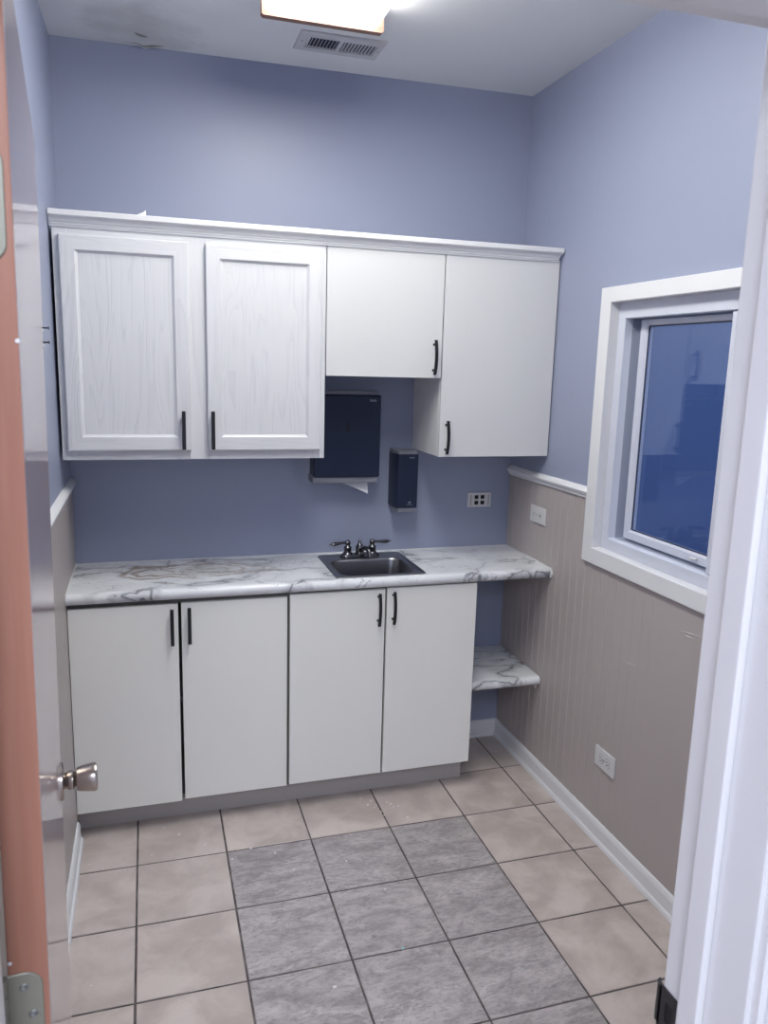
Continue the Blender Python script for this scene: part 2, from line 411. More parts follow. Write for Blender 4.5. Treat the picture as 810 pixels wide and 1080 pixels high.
# door frame
fr = thing('trim_4', 'white door frame with stop and dark strike plate', 'door frame', (XR, YF, 0), kind='structure')
Y0, Y1 = YF, -2.554
b = B(); b.box(XR, XR+.018, Y1, Y0, 0, ZH+.018, .0025); obj('jamb', b, M_frame, fr)
b = B(); b.box(XL-.018, XL, Y1, Y0, 0, ZH+.018, .0025); obj('jamb', b, M_frame, fr)
b = B(); b.box(XL, XR, Y1, Y0, ZH, ZH+.018, .0025); obj('head_jamb', b, M_frame, fr)
b = B(); b.box(XR-.011, XR, -2.499, -2.468, 0, ZH, .003); obj('stop', b, M_frame, fr)
b = B(); b.box(XL, XL+.011, -2.499, -2.468, 0, ZH, .003); obj('stop', b, M_frame, fr)
b = B(); b.box(XL+.011, XR-.011, -2.499, -2.468, ZH-.011, ZH, .003); obj('stop', b, M_frame, fr)
CASP = [(0, 0), (.010, 0), (.014, .005), (.012, .012), (.017, .030), (.017, .050), (.012, .057), (0, .057)]
b = B(); b.prism(CASP, lambda u, v, t: (XR+.006+v, Y1-u, t), 0, ZH+.063); obj('casing', b, M_frame, fr)
b = B(); b.prism(CASP, lambda u, v, t: (XL-.006-v, Y1-u, t), 0, ZH+.063); obj('casing', b, M_frame, fr)
b = B(); b.prism(CASP, lambda u, v, t: (t, Y1-u, ZH+.006+v), XL-.006, XR+.006); obj('casing', b, M_frame, fr)
# strike plate with a square latch hole and a lip that curls past the jamb edge
b = B(); x = XR - .0016; za, zb = .919, .978; ha, hb, hz0, hz1 = -2.4385, -2.4515, .936, .962
for (ya, yb, z0, z1) in ((-2.4565, hb, za, zb), (ha, -2.426, za, zb), (hb, ha, za, hz0), (hb, ha, hz1, zb)):
    b.box(x, XR-.0001, ya, yb, z0, z1)
lip = [(-2.426, XR), (-2.4225, XR-.0002), (-2.4185, XR-.001+.003), (-2.4165, XR+.0062), (-2.418, XR+.0066), (-2.4205, XR+.0042), (-2.426, XR+.002)]
lip = [(YF+.004, XR-.0016), (YF+.009, XR-.001), (YF+.0135, XR+.0025), (YF+.0145, XR+.007), (YF+.012, XR+.007), (YF+.0075, XR+.0028), (YF+.0001, XR+.0008), (YF+.0001, XR-.0016)]
b.prism([(v, u) for u, v in lip], lambda u, v, t: (u, v, t), za+.004, zb-.004)
sp = obj('strike_plate', b, M_bronze, fr, label='dark strike plate')
b = B(); b.box(XR-.0004, XR+.0100, hb, ha, hz0, hz1, m=0); obj('latch_hole', b, M_dark, sp)

# ------------------------------------------------------------------ open door (authored in its own frame: x along the door, -y = visible face)
dr = thing('door_1', 'open white gloss door with brown hinge edge', 'door', (.1700, -2.4143, .012), kind='structure', local=True)
dr.rotation_euler = (math.radians(.65), 0, math.radians(95.1))
DW, DH, DT = .716, 2.016, .035
b = B(); b.box(0, DW, 0, DT, 0, DH, .0018)
for f in b.bm.faces:
    if f.normal.x < -.5 or (f.calc_center_median().x < .001): f.material_index = 1
obj('door_slab', b, [M_door, M_edge], dr)
def lz(z): return z - .012
kx, kz = DW - .064, lz(.976)
b = B(); b.lathe([(.0325, 0), (.0325, .0035), (.030, .0055), (.016, .0070)], (kx, 0, kz), (0, -1, 0)); 
kn = None
kb = B()
kb.lathe([(.0125, .006), (.014, .010), (.0165, .014), (.0165, .020), (.013, .023), (.012, .025), (.0195, .0265), (.0215, .034), (.0235, .046), (.0245, .055), (.0235, .0585), (.020, .060)], (kx, 0, kz), (0, -1, 0), 36)
kn = obj('knob', kb, M_nickel, dr, label='satin nickel tulip door knob')
obj('rose', b, M_nickel, kn)
b = B(); b.box(DW-.0005, DW+.001, .006, .029, kz-.028, kz+.028, .0004); b.box(DW, DW+.010, .012, .023, kz-.008, kz+.008, .001)
obj('latch', b, M_nickel, dr)
def hinge(zc, n_show):
    h = .089; b = B()
    f = lambda u, v, w: (w, u, v)
    y0, y1 = .0055, .0355          # across the door thickness, open towards the jamb
    z0, z1 = lz(zc) - h/2, lz(zc) + h/2
    r = .0155; ring = []
    def ol(w, d):
        out = []
        for k in range(7):
            t = PI + PI/2*k/6; out.append((w, y0+d+r + r*math.cos(t), z0+d+r + r*math.sin(t)))
        out += [(w, y1, z0+d), (w, y1, z1-d)]
        for k in range(7):
            t = PI/2 + PI/2*k/6; out.append((w, y0+d+r + r*math.cos(t), z1-d-r + r*math.sin(t)))
        return out
    b.loft([ol(.0005, 0), ol(-.0012, 0), ol(-.0018, .0006)])
    hg = obj('hinge', b, M_hinge, dr, label='grey-green steel butt hinge')
    kb = B()
    for i in range(5):
        a = z0 + h*i/5
        kb.lathe([(.0045, a+.0004), (.0052, a+.001), (.0052, a+h/5-.001), (.0045, a+h/5-.0004)], (-.003, y1+.004, 0), (0, 0, 1), 16)
    obj('knuckle', kb, M_hinge, hg)
    for dy, dz in ((.016, -.030), (.009, .0), (.016, .030)):
        s = B(); s.lathe([(.0042, -.0004), (.0042, .0003), (.0030, .0010), (.0008, .0003)], (-.0018, y0+dy, lz(zc)+dz), (-1, 0, 0), 14)
        obj('screw', s, M_screw, hg)
    b = B(); b.box(-.0012, .0006, y1+.006, y1+.034, z0, z1, .0004); 
    return hg
for z in (1.0985, 1.8175, .27): hinge(z, 3)
for z in (1.747, 1.724):        # two nails sticking out of the door face near its free edge
    b = B(); b.lathe([(.0012, 0), (.0012, .0085), (.003, .0090), (.003, .0098), (.001, .0100)], (DW-.014, 0, lz(z)), (0, -1, .02), 10)
    nl = obj('nail', b, M_bronze, dr, label='small nail standing out of the door')
    b = B(); b.lathe([(.0045, -.0004), (.0038, .0012), (.0015, .0020)], (DW-.014, 0, lz(z-.0062)), (0, -1, 0), 12); obj('filler_dab', b, M_chip, nl)
for px, py, z in ((.0002, .0012, 1.714), (.0002, .0325, 1.155)):
    b = B(); b.lathe([(.0021, -.0008), (.0018, .0006), (.0008, .0010)], (px, py, lz(z)), (-1, 0, 0), 10)
    obj('paint_spot', b, M_chip, dr, label='white paint spot on the brown edge')

# ------------------------------------------------------------------ interior window
wi = thing('window_1', 'white framed interior window with dark glass', 'window', (W, -1.2, WZ0), kind='structure', rw=True)
CO = (-.643, -1.798, 1.013, 1.986)   # casing outside: y near back, y near door, z0, z1
CI = (-.705, -1.736, 1.072, 1.934)
def ring4(y0, y1, z0, z1, x): return [(x, y0, z0), (x, y1, z0), (x, y1, z1), (x, y0, z1)]
def frame_loft(specs, mats=None):
    b = B(); b.loft([ring4(*s) for s in specs], cap0=False, cap1=False); return b
def ins(r, d): return (r[0]-d, r[1]+d, r[2]+d, r[3]-d)
b = frame_loft([(*CO, W), (*CO, W-.017), (*ins(CO, .002), W-.019), (*ins(CI, -.002), W-.019), (*CI, W-.017), (*CI, W+.02)])
obj('window_casing', b, M_trim, wi)
F1 = (-.745, -1.70, 1.114, 1.880)
b = frame_loft([(*CI, W+.019), (*ins(CI, .001), W+.018), (*ins(F1, -.002), W+.018), (*F1, W+.020), (*F1, W+.048)])
obj('window_frame', b, M_vinyl, wi)
b = frame_loft([(*F1, W+.048), (*F1, W+.135)]); obj('track', b, M_channel, wi)
# far sash on the outer track
S1 = (-.772, -1.320, 1.122, 1.876); G1 = (-.806, -1.285, 1.155, 1.856)
def sash(name, S, G, x0, x1):
    b = frame_loft([(*S, x1), (*S, x0+.002), (*ins(S, .002), x0), (*ins(G, -.008), x0), (*ins(G, -.006), x0+.003), (*G, x0+.008), (*G, x1), (*S, x1)])
    so = obj(name, b, M_vinyl, wi)
    b = frame_loft([(*ins(G, -.001), x0+.0075), (*ins(G, .004), x0+.0075), (*ins(G, .004), x0+.012), (*ins(G, -.001), x0+.012)]); obj('gasket', b, M_gasket, so)
    for k, d in (('pane', .010), ('pane', .018)):
        b = B(); b.box(x0+d, x0+d+.0012, G[1], G[0], G[2], G[3]); obj(k, b, M_glass, so)
    return so
s1 = sash('sash', S1, G1, W+.062, W+.088)
S2 = (-1.246, -1.695, 1.118, 1.878); G2 = (-1.290, -1.66, 1.155, 1.846)
s2 = sash('sash', S2, G2, W+.024, W+.050)
b = B(); b.box(W+.050, W+.062, -1.166, -1.138, 1.1345, 1.1405, .0015); obj('latch', b, M_plate, s1)
# dim room on the other side of the glass
b = B()
X2 = W + .14
b.box(X2, X2+2.2, .35, .45, -.05, 2.7); b.box(X2, X2+2.2, -2.9, -2.8, -.05, 2.7); b.box(X2+2.2, X2+2.3, -2.9, .45, -.05, 2.7)
b.box(X2, X2+2.3, -2.9, .45, -.15, -.05); b.box(X2, X2+2.3, -2.9, .45, 2.7, 2.8)
obj('wall_beyond', b, M_room2, kind='structure', label='dim blue room seen through the window glass', cat='wall')

# ------------------------------------------------------------------ upper cabinets
YU = -.3175   # plane of the slab doors and face frame
def handle_square(parent, x, zc, y):     # straight square bar
    b = B(); h = .066
    b.box(x-.0062, x+.0062, y-.030, y-.020, zc-h, zc+h, .0012)
    for s in (-1, 1): b.box(x-.0045, x+.0045, y-.022, y+.0005, zc+s*(h-.016)-.0045, zc+s*(h-.016)+.0045, .0006)
    return obj('handle', b, M_black, parent, label='straight black bar handle')
def handle_arch(parent, x, zc, y):       # bowed bar on two posts
    b = B(); h = .064; path = []; n = 14
    rings = []
    for i in range(n+1):
        t = -1 + 2*i/n; yy = y - .020 - .012*(1 - t*t); z = zc + h*t
        rings.append([(x-.0052, yy+.004, z), (x+.0052, yy+.004, z), (x+.0058, yy, z), (x+.0048, yy-.0042, z), (x-.0048, yy-.0042, z), (x-.0058, yy, z)])
    b.loft(rings)
    for s in (-1, 1): b.lathe([(.0052, -.0005), (.0042, .004), (.0042, .024)], (x, y, zc + s*h*.74), (0, -1, 0), 12)
    return obj('handle', b, M_black, parent, label='bowed black bar handle')

uc = thing('wall_cabinet', 'whitewashed oak wall cabinet with two panelled doors', 'cabinet', (.45, 0, 1.359))
cx0, cx1, cz0, cz1 = .010, .9055, 1.359, 2.118
b = B(); b.box(cx0+.004, cx1-.001, -.298, -.001, cz0+.004, cz1, .001); obj('carcass', b, M_oak, uc)
b = B()
b.box(cx0, cx0+.045, YU, -.299, cz0, cz1, .0012); b.box(cx1-.045, cx1, YU, -.299, cz0, cz1, .0012); b.box(.425, .495, YU, -.299, cz0, cz1, .0012)
for f in b.bm.faces: f.material_index = 0
b.box(cx0+.045, .425, YU+.0004, -.299, cz1-.06, cz1, m=1); b.box(.495, cx1-.045, YU+.0004, -.299, cz1-.06, cz1, m=1)
b.box(cx0+.045, .425, YU+.0004, -.299, cz0, cz0+.05, m=1); b.box(.495, cx1-.045, YU+.0004, -.299, cz0, cz0+.05, m=1)
obj('face_frame', b, [M_oak, M_oakh], uc)
def panel_door(parent, x0, x1, z0, z1, hx):
    y = YU - .001; t = .019; f = .0475
    b = B()
    mats = [1, 0, 1, 0]
    R = lambda d, yy: rect(x0+d, x1-d, z0+d, z1-d, yy)
    b.loft([R(0, y), R(0, y-t+.004), R(.001, y-t+.0015), R(.004, y-t), R(f-.003, y-t), R(f, y-t+.0012), R(f+.001, y-t+.0045), R(f+.006, y-t+.0075), R(f+.007, y-t+.0095), R(f+.007, y)], cap0=False, cap1=False, mats=mats)
    d = obj('door', b, [M_oak, M_oakh], parent, sharp=25)
    b = B(); b.box(x0+f+.002, x1-f-.002, y-t+.0095, y-t+.015, z0+f+.002, z1-f-.002); obj('door_panel', b, M_oak, d)
    handle_square(d, hx, z0+.072, y-t)
    return d
panel_door(uc, .030, .431, 1.391, 2.086, .4045)
panel_door(uc, .487, .888, 1.391, 2.086, .503)

def slab_cabinet(name, label, x0, x1, z0, z1, hx, hz):
    c = thing(name, label, 'cabinet', ((x0+x1)/2, 0, z0))
    b = B(); b.box(x0+.0006, x1-.0006, YU+.0195, -.001, z0+.0005, z1, .0008); obj('carcass', b, M_slab, c)
    b = B(); b.box(x0+.0012, x1-.0012, YU, YU+.0185, z0, z1-.002, .0014); d = obj('door', b, M_slab, c)
    handle_arch(d, hx, hz, YU)
    return c
slab_cabinet('wall_cabinet', 'short plain white wall cabinet above the paper towel dispenser', .9075, 1.3545, 1.6585, 2.118, 1.322, 1.735)
slab_cabinet('wall_cabinet', 'tall plain white wall cabinet next to the window wall', 1.3565, 1.8275, 1.359, 2.118, 1.384, 1.435)

# cornice along the tops
b = B()
CP = [(0, 2.109), (.0045, 2.109), (.0045, 2.1135), (.0035, 2.1145), (.0075, 2.1155), (.0075, 2.1195), (.0062, 2.1205), (.0105, 2.1225), (.012, 2.127), (.016, 2.1325), (.0215, 2.1365), (.025, 2.138), (.025, 2.1395), (.0285, 2.141), (.0285, 2.1555), (.027, 2.1575), (0, 2.1575)]
b.loft([[(.004, YU-.0005-u, v) for u, v in CP], [(1.8135 + u*.45, YU-.0005-u, v) for u, v in CP]])
obj('cornice_moulding', b, M_trim, loc=(.9, YU, 2.1), label='white cornice moulding along the tops of the wall cabinets', cat='moulding', sharp=25)
b = B()   # flake lying on the cornice
b.loft([[(.268, YU-.012, 2.1567), (.285, YU-.022, 2.1567), (.300, YU-.014, 2.1567), (.290, YU-.008, 2.1567)],
        [(.272, YU-.012, 2.1605), (.286, YU-.020, 2.163), (.300, YU-.015, 2.172), (.291, YU-.010, 2.170)],
        [(.288, YU-.013, 2.165), (.292, YU-.016, 2.167), (.3005, YU-.014, 2.1765), (.298, YU-.0125, 2.176)]])
obj('plaster_flake', b, M_chip, loc=(.285, YU-.014, 2.1567), label='small white plaster flake lying on top of the cornice', cat='flake')

# ------------------------------------------------------------------ base cabinets
YB = -.4055
def base_cabinet(label, x0, x1, doors, kind):
    c = thing('base_cabinet', label, 'cabinet', ((x0+x1)/2, 0, 0))
    y = YB + .026; z0, z1 = .100, .874; t = .016
    b = B()
    for a, bb, mm in ((x0, x0+t, 1), (x1-t, x1, 1 if kind else 0)): b.box(a, bb, y, -.002, z0, z1, m=mm)
    b.box(x0+t, x1-t, y, -.002, z0, z0+t, m=1); b.box(x0+t, x1-t, -.012, -.002, z0+t, z1, m=1)
    b.box(x0+t, x1-t, y, y+.006, z1-t, z1, m=1); b.box(x0+t, x1-t, y+.03, -.012, .47, .486, m=1)
    obj('carcass', b, [M_base, M_inside], c)
    b = B(); b.box(x0, x1, -.330, -.314, 0, z0, .0008); obj('toe_kick', b, M_kick, c)
    for (a, bb, za, zb, dy, hx) in doors:
        d = B(); d.box(a, bb, YB+dy, YB+dy+.0175, za, zb, .0014)
        dd = obj('door', d, M_base, c)
        (handle_square if kind else handle_arch)(dd, hx, zb-.078 if kind else zb-.075, YB+dy)
    return c
base_cabinet('white base cabinet with straight black handles beneath the brown-veined worktop end', .004, .7600,
             [(.0075, .3690, .1035, .8600, -.0015, .3475), (.3800, .7560, .1085, .8610, .0005, .4065)], True)
base_cabinet('white base cabinet with bowed black handles beneath the sink', .7605, 1.5070,
             [(.7660, 1.1310, .1115, .8680, 0, 1.1045), (1.1385, 1.5085, .1110, .8710, 0, 1.163)], False)

# ------------------------------------------------------------------ worktop, sink, tap
ZC = .9165
HX0, HX1, HY0, HY1 = .956, 1.284, -.386, -.075
def slab_bm(x0, x1, yf, zt, th, hole=None):
    b = B(); r = th/2
    prof = [(yf + r, zt)] + [(yf + r - r*math.sin(PI*k/10), zt - r + r*math.cos(PI*k/10)) for k in range(1, 10)] + [(yf + r, zt - th)]
    # nose runs the full length; flat sheets behind it are cut around the hole
    b.loft([[(x0, y, z) for y, z in prof], [(x1, y, z) for y, z in prof]])
    yb = -.001
    parts = [(x0, x1, yf+r, yb)] if not hole else [(x0, hole[0], yf+r, yb), (hole[1], x1, yf+r, yb), (hole[0], hole[1], yf+r, hole[2]), (hole[0], hole[1], hole[3], yb)]
    for a, c, d, e in parts: b.box(a, c, d, e, zt-th, zt)
    return b
wt = thing('worktop', 'white marble-patterned laminate worktop with grey and brown veining', 'worktop', (.9, 0, ZC-.04))
obj('slab', slab_bm(.0015, W-.0065, -.4215, ZC, .040, (HX0, HX1, HY0, HY1)), M_marble, wt, sharp=40)
b = B(); b.tube([(.0068, -.004, ZC+.001), (.0068, -.2, ZC+.001), (.0068, -.418, ZC-.003), (.0068, -.4225, ZC-.018)], .004, 8); obj('caulk_bead', b, M_caulk, wt)
b = B(); b.tube([(.01, -.003, ZC+.0005), (.9, -.003, ZC+.001), (W-.012, -.003, ZC+.0005)], .0028, 8); obj('caulk_bead', b, M_caulk, wt)
b = B(); b.tube([(W-.0075, -.004, ZC+.001), (W-.0068, -.2, ZC+.001), (W-.005, -.416, ZC-.002), (W-.005, -.424, ZC-.018), (W-.006, -.418, ZC-.036)], [.003, .0035, .004, .0055, .004], 8); obj('caulk_bead', b, M_caulk, wt)

sk = thing('bar_sink', 'small square stainless steel drop-in sink', 'sink', (1.12, -.22, ZC))
ox0, ox1, oy0, oy1 = .941, 1.299, -.398, -.046
bx0, bx1, by0, by1 = .968, 1.272, -.372, -.138
b = B(); rings = []
RR = lambda d, z, r: rrect(ox0+d, ox1-d, oy0+d, oy1-d, r, ZC+z, 8)
RB = lambda d, z, r: rrect(bx0+d, bx1-d, by0+d, by1-d, r, ZC+z, 8)
rings = [RR(0, .0005, .016), RR(.001, .004, .016), RR(.004, .0055, .015), RR(.009, .0045, .014), RR(.012, .0028, .014),
         RB(-.004, .0028, .055), RB(0, .0015, .052), RB(.004, -.006, .050), RB(.010, -.06, .048), RB(.016, -.125, .046), RB(.026, -.142, .04), RB(.05, -.148, .03)]
b.loft(rings, cap0=False, cap1=True); obj('basin', b, M_steel, sk, sharp=50, recalc=True)
b = B(); b.lathe([(.040, 0), (.040, .002), (.034, .003), (.028, .001), (.008, .0015), (.006, .004)], (1.12, -.255, ZC-.148), (0, 0, 1)); obj('drain', b, M_chrome, sk)

fa = thing('sink_tap', 'two-handled dark nickel tap on the back of the sink', 'tap', (1.112, -.09, ZC))
zt = ZC + .0028; fy = -.092
b = B(); b.loft([rrect(1.030, 1.195, fy-.025, fy+.025, .024, zt, 6), rrect(1.030, 1.195, fy-.025, fy+.025, .024, zt+.007, 6), rrect(1.034, 1.191, fy-.021, fy+.021, .020, zt+.012, 6), rrect(1.040, 1.185, fy-.015, fy+.015, .0145, zt+.0145, 6)]); obj('base_plate', b, M_chrome, fa, sharp=50)
for hx, s, dz in ((1.0605, -1, -.004), (1.1655, 1, .001)):
    b = B()
    b.lathe([(.022, .010), (.0215, .015), (.017, .019), (.0155, .022), (.0155, .036), (.0165, .039), (.0155, .043), (.010, .047), (.0085, .050), (.011, .055), (.012, .060), (.011, .065), (.007, .070), (.003, .0725)], (hx, fy, zt), (0, 0, 1), 24)
    h = obj('handle', b, M_chrome, fa, sharp=50)
    b = B(); z = zt + .060
    b.tube([(hx + s*.006, fy, z), (hx + s*.016, fy, z+.001), (hx + s*.030, fy, z+.001+dz*.4), (hx + s*.048, fy-.001, z+dz*.8), (hx + s*.060, fy-.002, z+dz), (hx + s*.068, fy-.002, z+dz*1.2), (hx + s*.072, fy-.002, z+dz*1.2), (hx + s*.077, fy-.002, z+dz*1.3), (hx + s*.080, fy-.002, z+dz*1.3)],
           [.005, .0048, .0056, .0078, .0085, .0066, .0035, .0036, .0012], 16)
    obj('lever', b, M_chrome, h, sharp=50)
b = B()
b.lathe([(.020, .011), (.019, .018), (.0165, .026), (.0175, .034), (.0165, .043), (.012, .051), (.0075, .058), (.006, .062), (.0075, .066), (.006, .070), (.002, .072)], (1.112, fy, zt), (0, 0, 1), 24)
sp = obj('spout', b, M_chrome, fa, sharp=50)
b = B(); b.tube([(1.113, fy-.008, zt+.028), (1.117, fy-.025, zt+.038), (1.122, fy-.045, zt+.046), (1.127, fy-.062, zt+.046), (1.131, fy-.074, zt+.039), (1.1325, fy-.079, zt+.028), (1.1328, fy-.080, zt+.016)], [.0105, .0100, .0098, .0098, .0100, .0105, .0108], 18)
obj('spout_arm', b, M_chrome, sp, sharp=50)

# ------------------------------------------------------------------ low shelf
b = slab_bm(1.5085, W-.0065, -.392, .4425, .038)
obj('shelf', b, M_marble, loc=(1.65, 0, .4045), label='white marble-patterned shelf under the open end of the worktop', cat='shelf', sharp=40)
b = B(); b.box(W-.024, W-.007, -.372, -.01, .386, .404, .001); obj('shelf_cleat', b, M_greige, loc=(W-.015, -.19, .386), label='narrow painted cleat on the beadboard carrying the marble shelf', cat='cleat')

# ------------------------------------------------------------------ dispensers
def bar(b, x0, x1, y, z0, z1): b.box(x0, x1, y-.0006, y+.0004, z0, z1)
td = thing('paper_towel_dispenser', 'navy paper towel dispenser with a towel hanging out', 'dispenser', (1.06, 0, 1.225))
x0, x1 = .914, 1.187
b = B(); b.box(x0, x1, -.102, -.012, 1.252, 1.583, .007, seg=3); obj('cover', b, M_navy, td)
b = B(); b.box(x0-.004, x1-.008, -.094, -.001, 1.228, 1.256, .004); b.box(x0+.004, x1-.010, -.088, -.001, 1.578, 1.598, .003); b.box(x0+.006, x1-.008, -.014, -.001, 1.25, 1.59); obj('tray', b, M_grey, td, label='grey base and top strip')
b = B()
for i in range(5): bar(b, 1.041, 1.056, -.1022, 1.437 + i*.0088, 1.4415 + i*.0088)
obj('viewing_slot', b, M_dark, td)
b = B(); y = -.1028
for i, (u0, u1, h) in enumerate(((0, .0065, .009), (.0072, .0125, .0075), (.0132, .0185, .0075), (.0190, .0215, .010), (.0220, .0265, .0065))):
    b.loft([[(1.139+u0, y, 1.5575), (1.139+u1+.001, y, 1.5575), (1.139+u1-.0005, y, 1.5575+h), (1.139+u0, y, 1.5575+h)], [(1.139+u0, y+.001, 1.5575), (1.139+u1+.001, y+.001, 1.5575), (1.139+u1-.0005, y+.001, 1.5575+h), (1.139+u0, y+.001, 1.5575+h)]])
obj('logo_mark', b, M_logo, td, label='small pale wordmark')
b = B()
e = []
for i in range(9):      # folded towel: a corner pulled down, edge sweeping from one side to the point
    t = i/8
    xa = 1.020 + .128*t; zb = 1.2285 - .050*(t**1.25); yy = -.060 - .012*t + .004*math.sin(t*7)
    e.append((xa, yy, zb))
top = [(1.020 + .126*i/8, -.052 - .006*i/8, 1.2300) for i in range(9)]
b.loft([top, e, [(x, y+.0016, z) for x, y, z in e], [(x, y+.003, z) for x, y, z in top]], cap0=False, cap1=False, closed=False)
b.loft([[(.975, -.055, 1.2295), (1.03, -.062, 1.2295), (1.03, -.050, 1.2295), (.975, -.050, 1.2295)], [(.99, -.056, 1.2255), (1.03, -.060, 1.224), (1.03, -.052, 1.224), (.99, -.052, 1.2255)]])
obj('paper_towel', b, M_paper, td)

sd = thing('soap_dispenser', 'slim navy soap dispenser', 'dispenser', (1.31, 0, 1.10))
sd['label'] = 'slim navy soap dispenser on the wall behind the sink'
def prof(d, yf):   # plan outline
    return [(1.257+d, -.001), (1.257+d, -.055), (1.2665+d, yf+.001), (1.269+d, yf), (1.350-d, yf), (1.3525-d, yf+.001), (1.360-d, -.055), (1.360-d, -.001)]
b = B(); b.loft([[(x, y, z) for x, y in prof(d, yf)] for z, d, yf in ((1.119, .001, -.099), (1.121, 0, -.100), (1.343, 0, -.104), (1.345, .001, -.103))]); obj('cover', b, M_navy, sd, sharp=25)
b = B(); b.loft([[(x, y, z) for x, y in prof(.002, -.0995)] for z in (1.3455, 1.357)] + [[(x, y, 1.3585) for x, y in prof(.004, -.0975)]]); obj('cap', b, M_grey, sd, sharp=25)
b = B(); b.loft([[(x, y, z) for x, y in prof(.004, -.096)] for z in (1.103, 1.1188)]); obj('nozzle_block', b, M_grey, sd, sharp=25)
b = B()
for u0, u1 in ((0, .0042), (.005, .0085), (.0092, .0128), (.0136, .017), (.0178, .0205)): bar(b, 1.314+u0, 1.314+u1, -.1042, 1.328, 1.3325)
obj('logo_mark', b, M_logo, sd, label='small pale wordmark')
b = B()
b.loft([[(1.312, -.1010, 1.139), (1.327, -.1010, 1.139), (1.322, -.1010, 1.149), (1.317, -.1010, 1.146)], [(1.312, -.1, 1.139), (1.327, -.1, 1.139), (1.322, -.1, 1.149), (1.317, -.1, 1.146)]])
bar(b, 1.306, 1.333, -.1009, 1.1325, 1.1342)
obj('emblem', b, M_logo, sd, label='faint peaked emblem above a thin line')

# ------------------------------------------------------------------ wall plates
dp = thing('data_plate', 'white wall plate with four dark square ports', 'wall plate', (1.678, 0, 1.128))
b = B(); b.box(1.6225, 1.7335, -.0065, -.0005, 1.0970, 1.1605, .002); obj('plate', b, M_plate, dp)
for i in (0, 1):
    for j in (0, 1):
        b = B(); cx_, cz_ = 1.6640 + i*.0285, 1.1165 + j*.0250
        b.box(cx_-.009, cx_+.009, -.0072, -.0040, cz_-.0085, cz_+.0085, .0005); obj('port', b, M_dark, dp)
for xx in (1.634, 1.7185):
    b = B()
    for k in range(7): bar(b, xx, xx+.0055+.001*(k % 2), -.0066, 1.1035 + k*.0072, 1.1080 + k*.0072)
    obj('moulded_lettering', b, M_mark, dp, label='faint grey moulded characters')

def outlet(name, label, y0, y1, z0, z1, deco):
    o = thing(name, label, 'outlet', (W, (y0+y1)/2, (z0+z1)/2), rw=True)
    x = W - .0055; yc, zc = (y0+y1)/2, (z0+z1)/2
    b = B(); b.box(x-.0065, x+.0005, y1, y0, z0, z1, .0022); obj('plate', b, M_plate, o)
    xf = x - .0065
    if deco:
        b = B(); b.box(xf-.0018, xf+.001, yc-.0335, yc+.0335, zc-.0165, zc+.0165, .001); fc = obj('receptacle', b, M_plate, o)
        b = B(); b.box(xf-.0024, xf-.001, yc-.007, yc-.001, zc-.006, zc+.006, .0005); b.box(xf-.0024, xf-.001, yc+.001, yc+.007, zc-.006, zc+.006, .0005); obj('test_button', b, M_vent, fc)
        for s in (-1, 1):
            c = yc + s*.021
            for dz, w in ((.0055, .0045), (-.0055, .0038)):
                b = B(); b.box(xf-.0020, xf-.001, c-w, c+w*.2, zc+dz-.0010, zc+dz+.0010); obj('socket_slot', b, M_dark, fc)
        for c, r in ((yc+.0285, .0028), (yc-.0275, .0042)):
            b = B(); b.lathe([(r, 0), (r, .0006)], (xf-.0017, c, zc), (-1, 0, 0), 12); obj('earth_hole', b, M_dark, fc)
    else:
        for s in (-1, 1):
            c = yc + s*.0195; b = B()
            out = [(c + .0165*math.cos(t), zc + .0165*math.sin(t)) for t in [2*PI*k/32 for k in range(32)]]
            out = [(max(c-.0135, min(c+.0135, a)), q) for a, q in out]
            b.loft([[(xf+.001, a, q) for a, q in out], [(xf-.0022, a, q) for a, q in out], [(xf-.003, c+(a-c)*.94, zc+(q-zc)*.94) for a, q in out]])
            fc = obj('receptacle', b, M_plate, o, sharp=50)
            for dz, w in ((.0062, .0045), (-.0062, .0038)):
                b = B(); b.box(xf-.0034, xf-.002, c+.001-w, c+.001+w, zc+dz-.0012, zc+dz+.0012); obj('socket_slot', b, M_dark, fc)
            b = B(); b.lathe([(.0026, 0), (.0026, .0006)], (xf-.0029, c-.008, zc), (-1, 0, 0), 12); obj('earth_hole', b, M_dark, fc)
            b = B(); ro = [[(xf-.0006, c + (r*math.cos(t) if abs(r*math.cos(t)) < w_ else math.copysign(w_, math.cos(t))), zc + r*math.sin(t)) for t in [2*PI*k/32 for k in range(32)]] for r, w_ in ((.0165, .0135), (.0180, .0150))]
            b.loft(ro, cap0=False, cap1=False); obj('painted_gap_shade', b, M_mark, fc)  # flat grey ring, painted as the shade around the receptacle
        b = B(); b.lathe([(.0032, -.0005), (.0032, .0006), (.001, .0012)], (xf, yc, zc), (-1, 0, 0), 14); obj('screw', b, M_screw, o)
    return o
outlet('wall_outlet', 'white ground-fault outlet above the worktop on the beadboard', -.2190, -.3420, 1.0755, 1.1450, True)
outlet('wall_outlet', 'white duplex outlet low on the beadboard below the window', -.8220, -.9440, .2840, .3590, False)

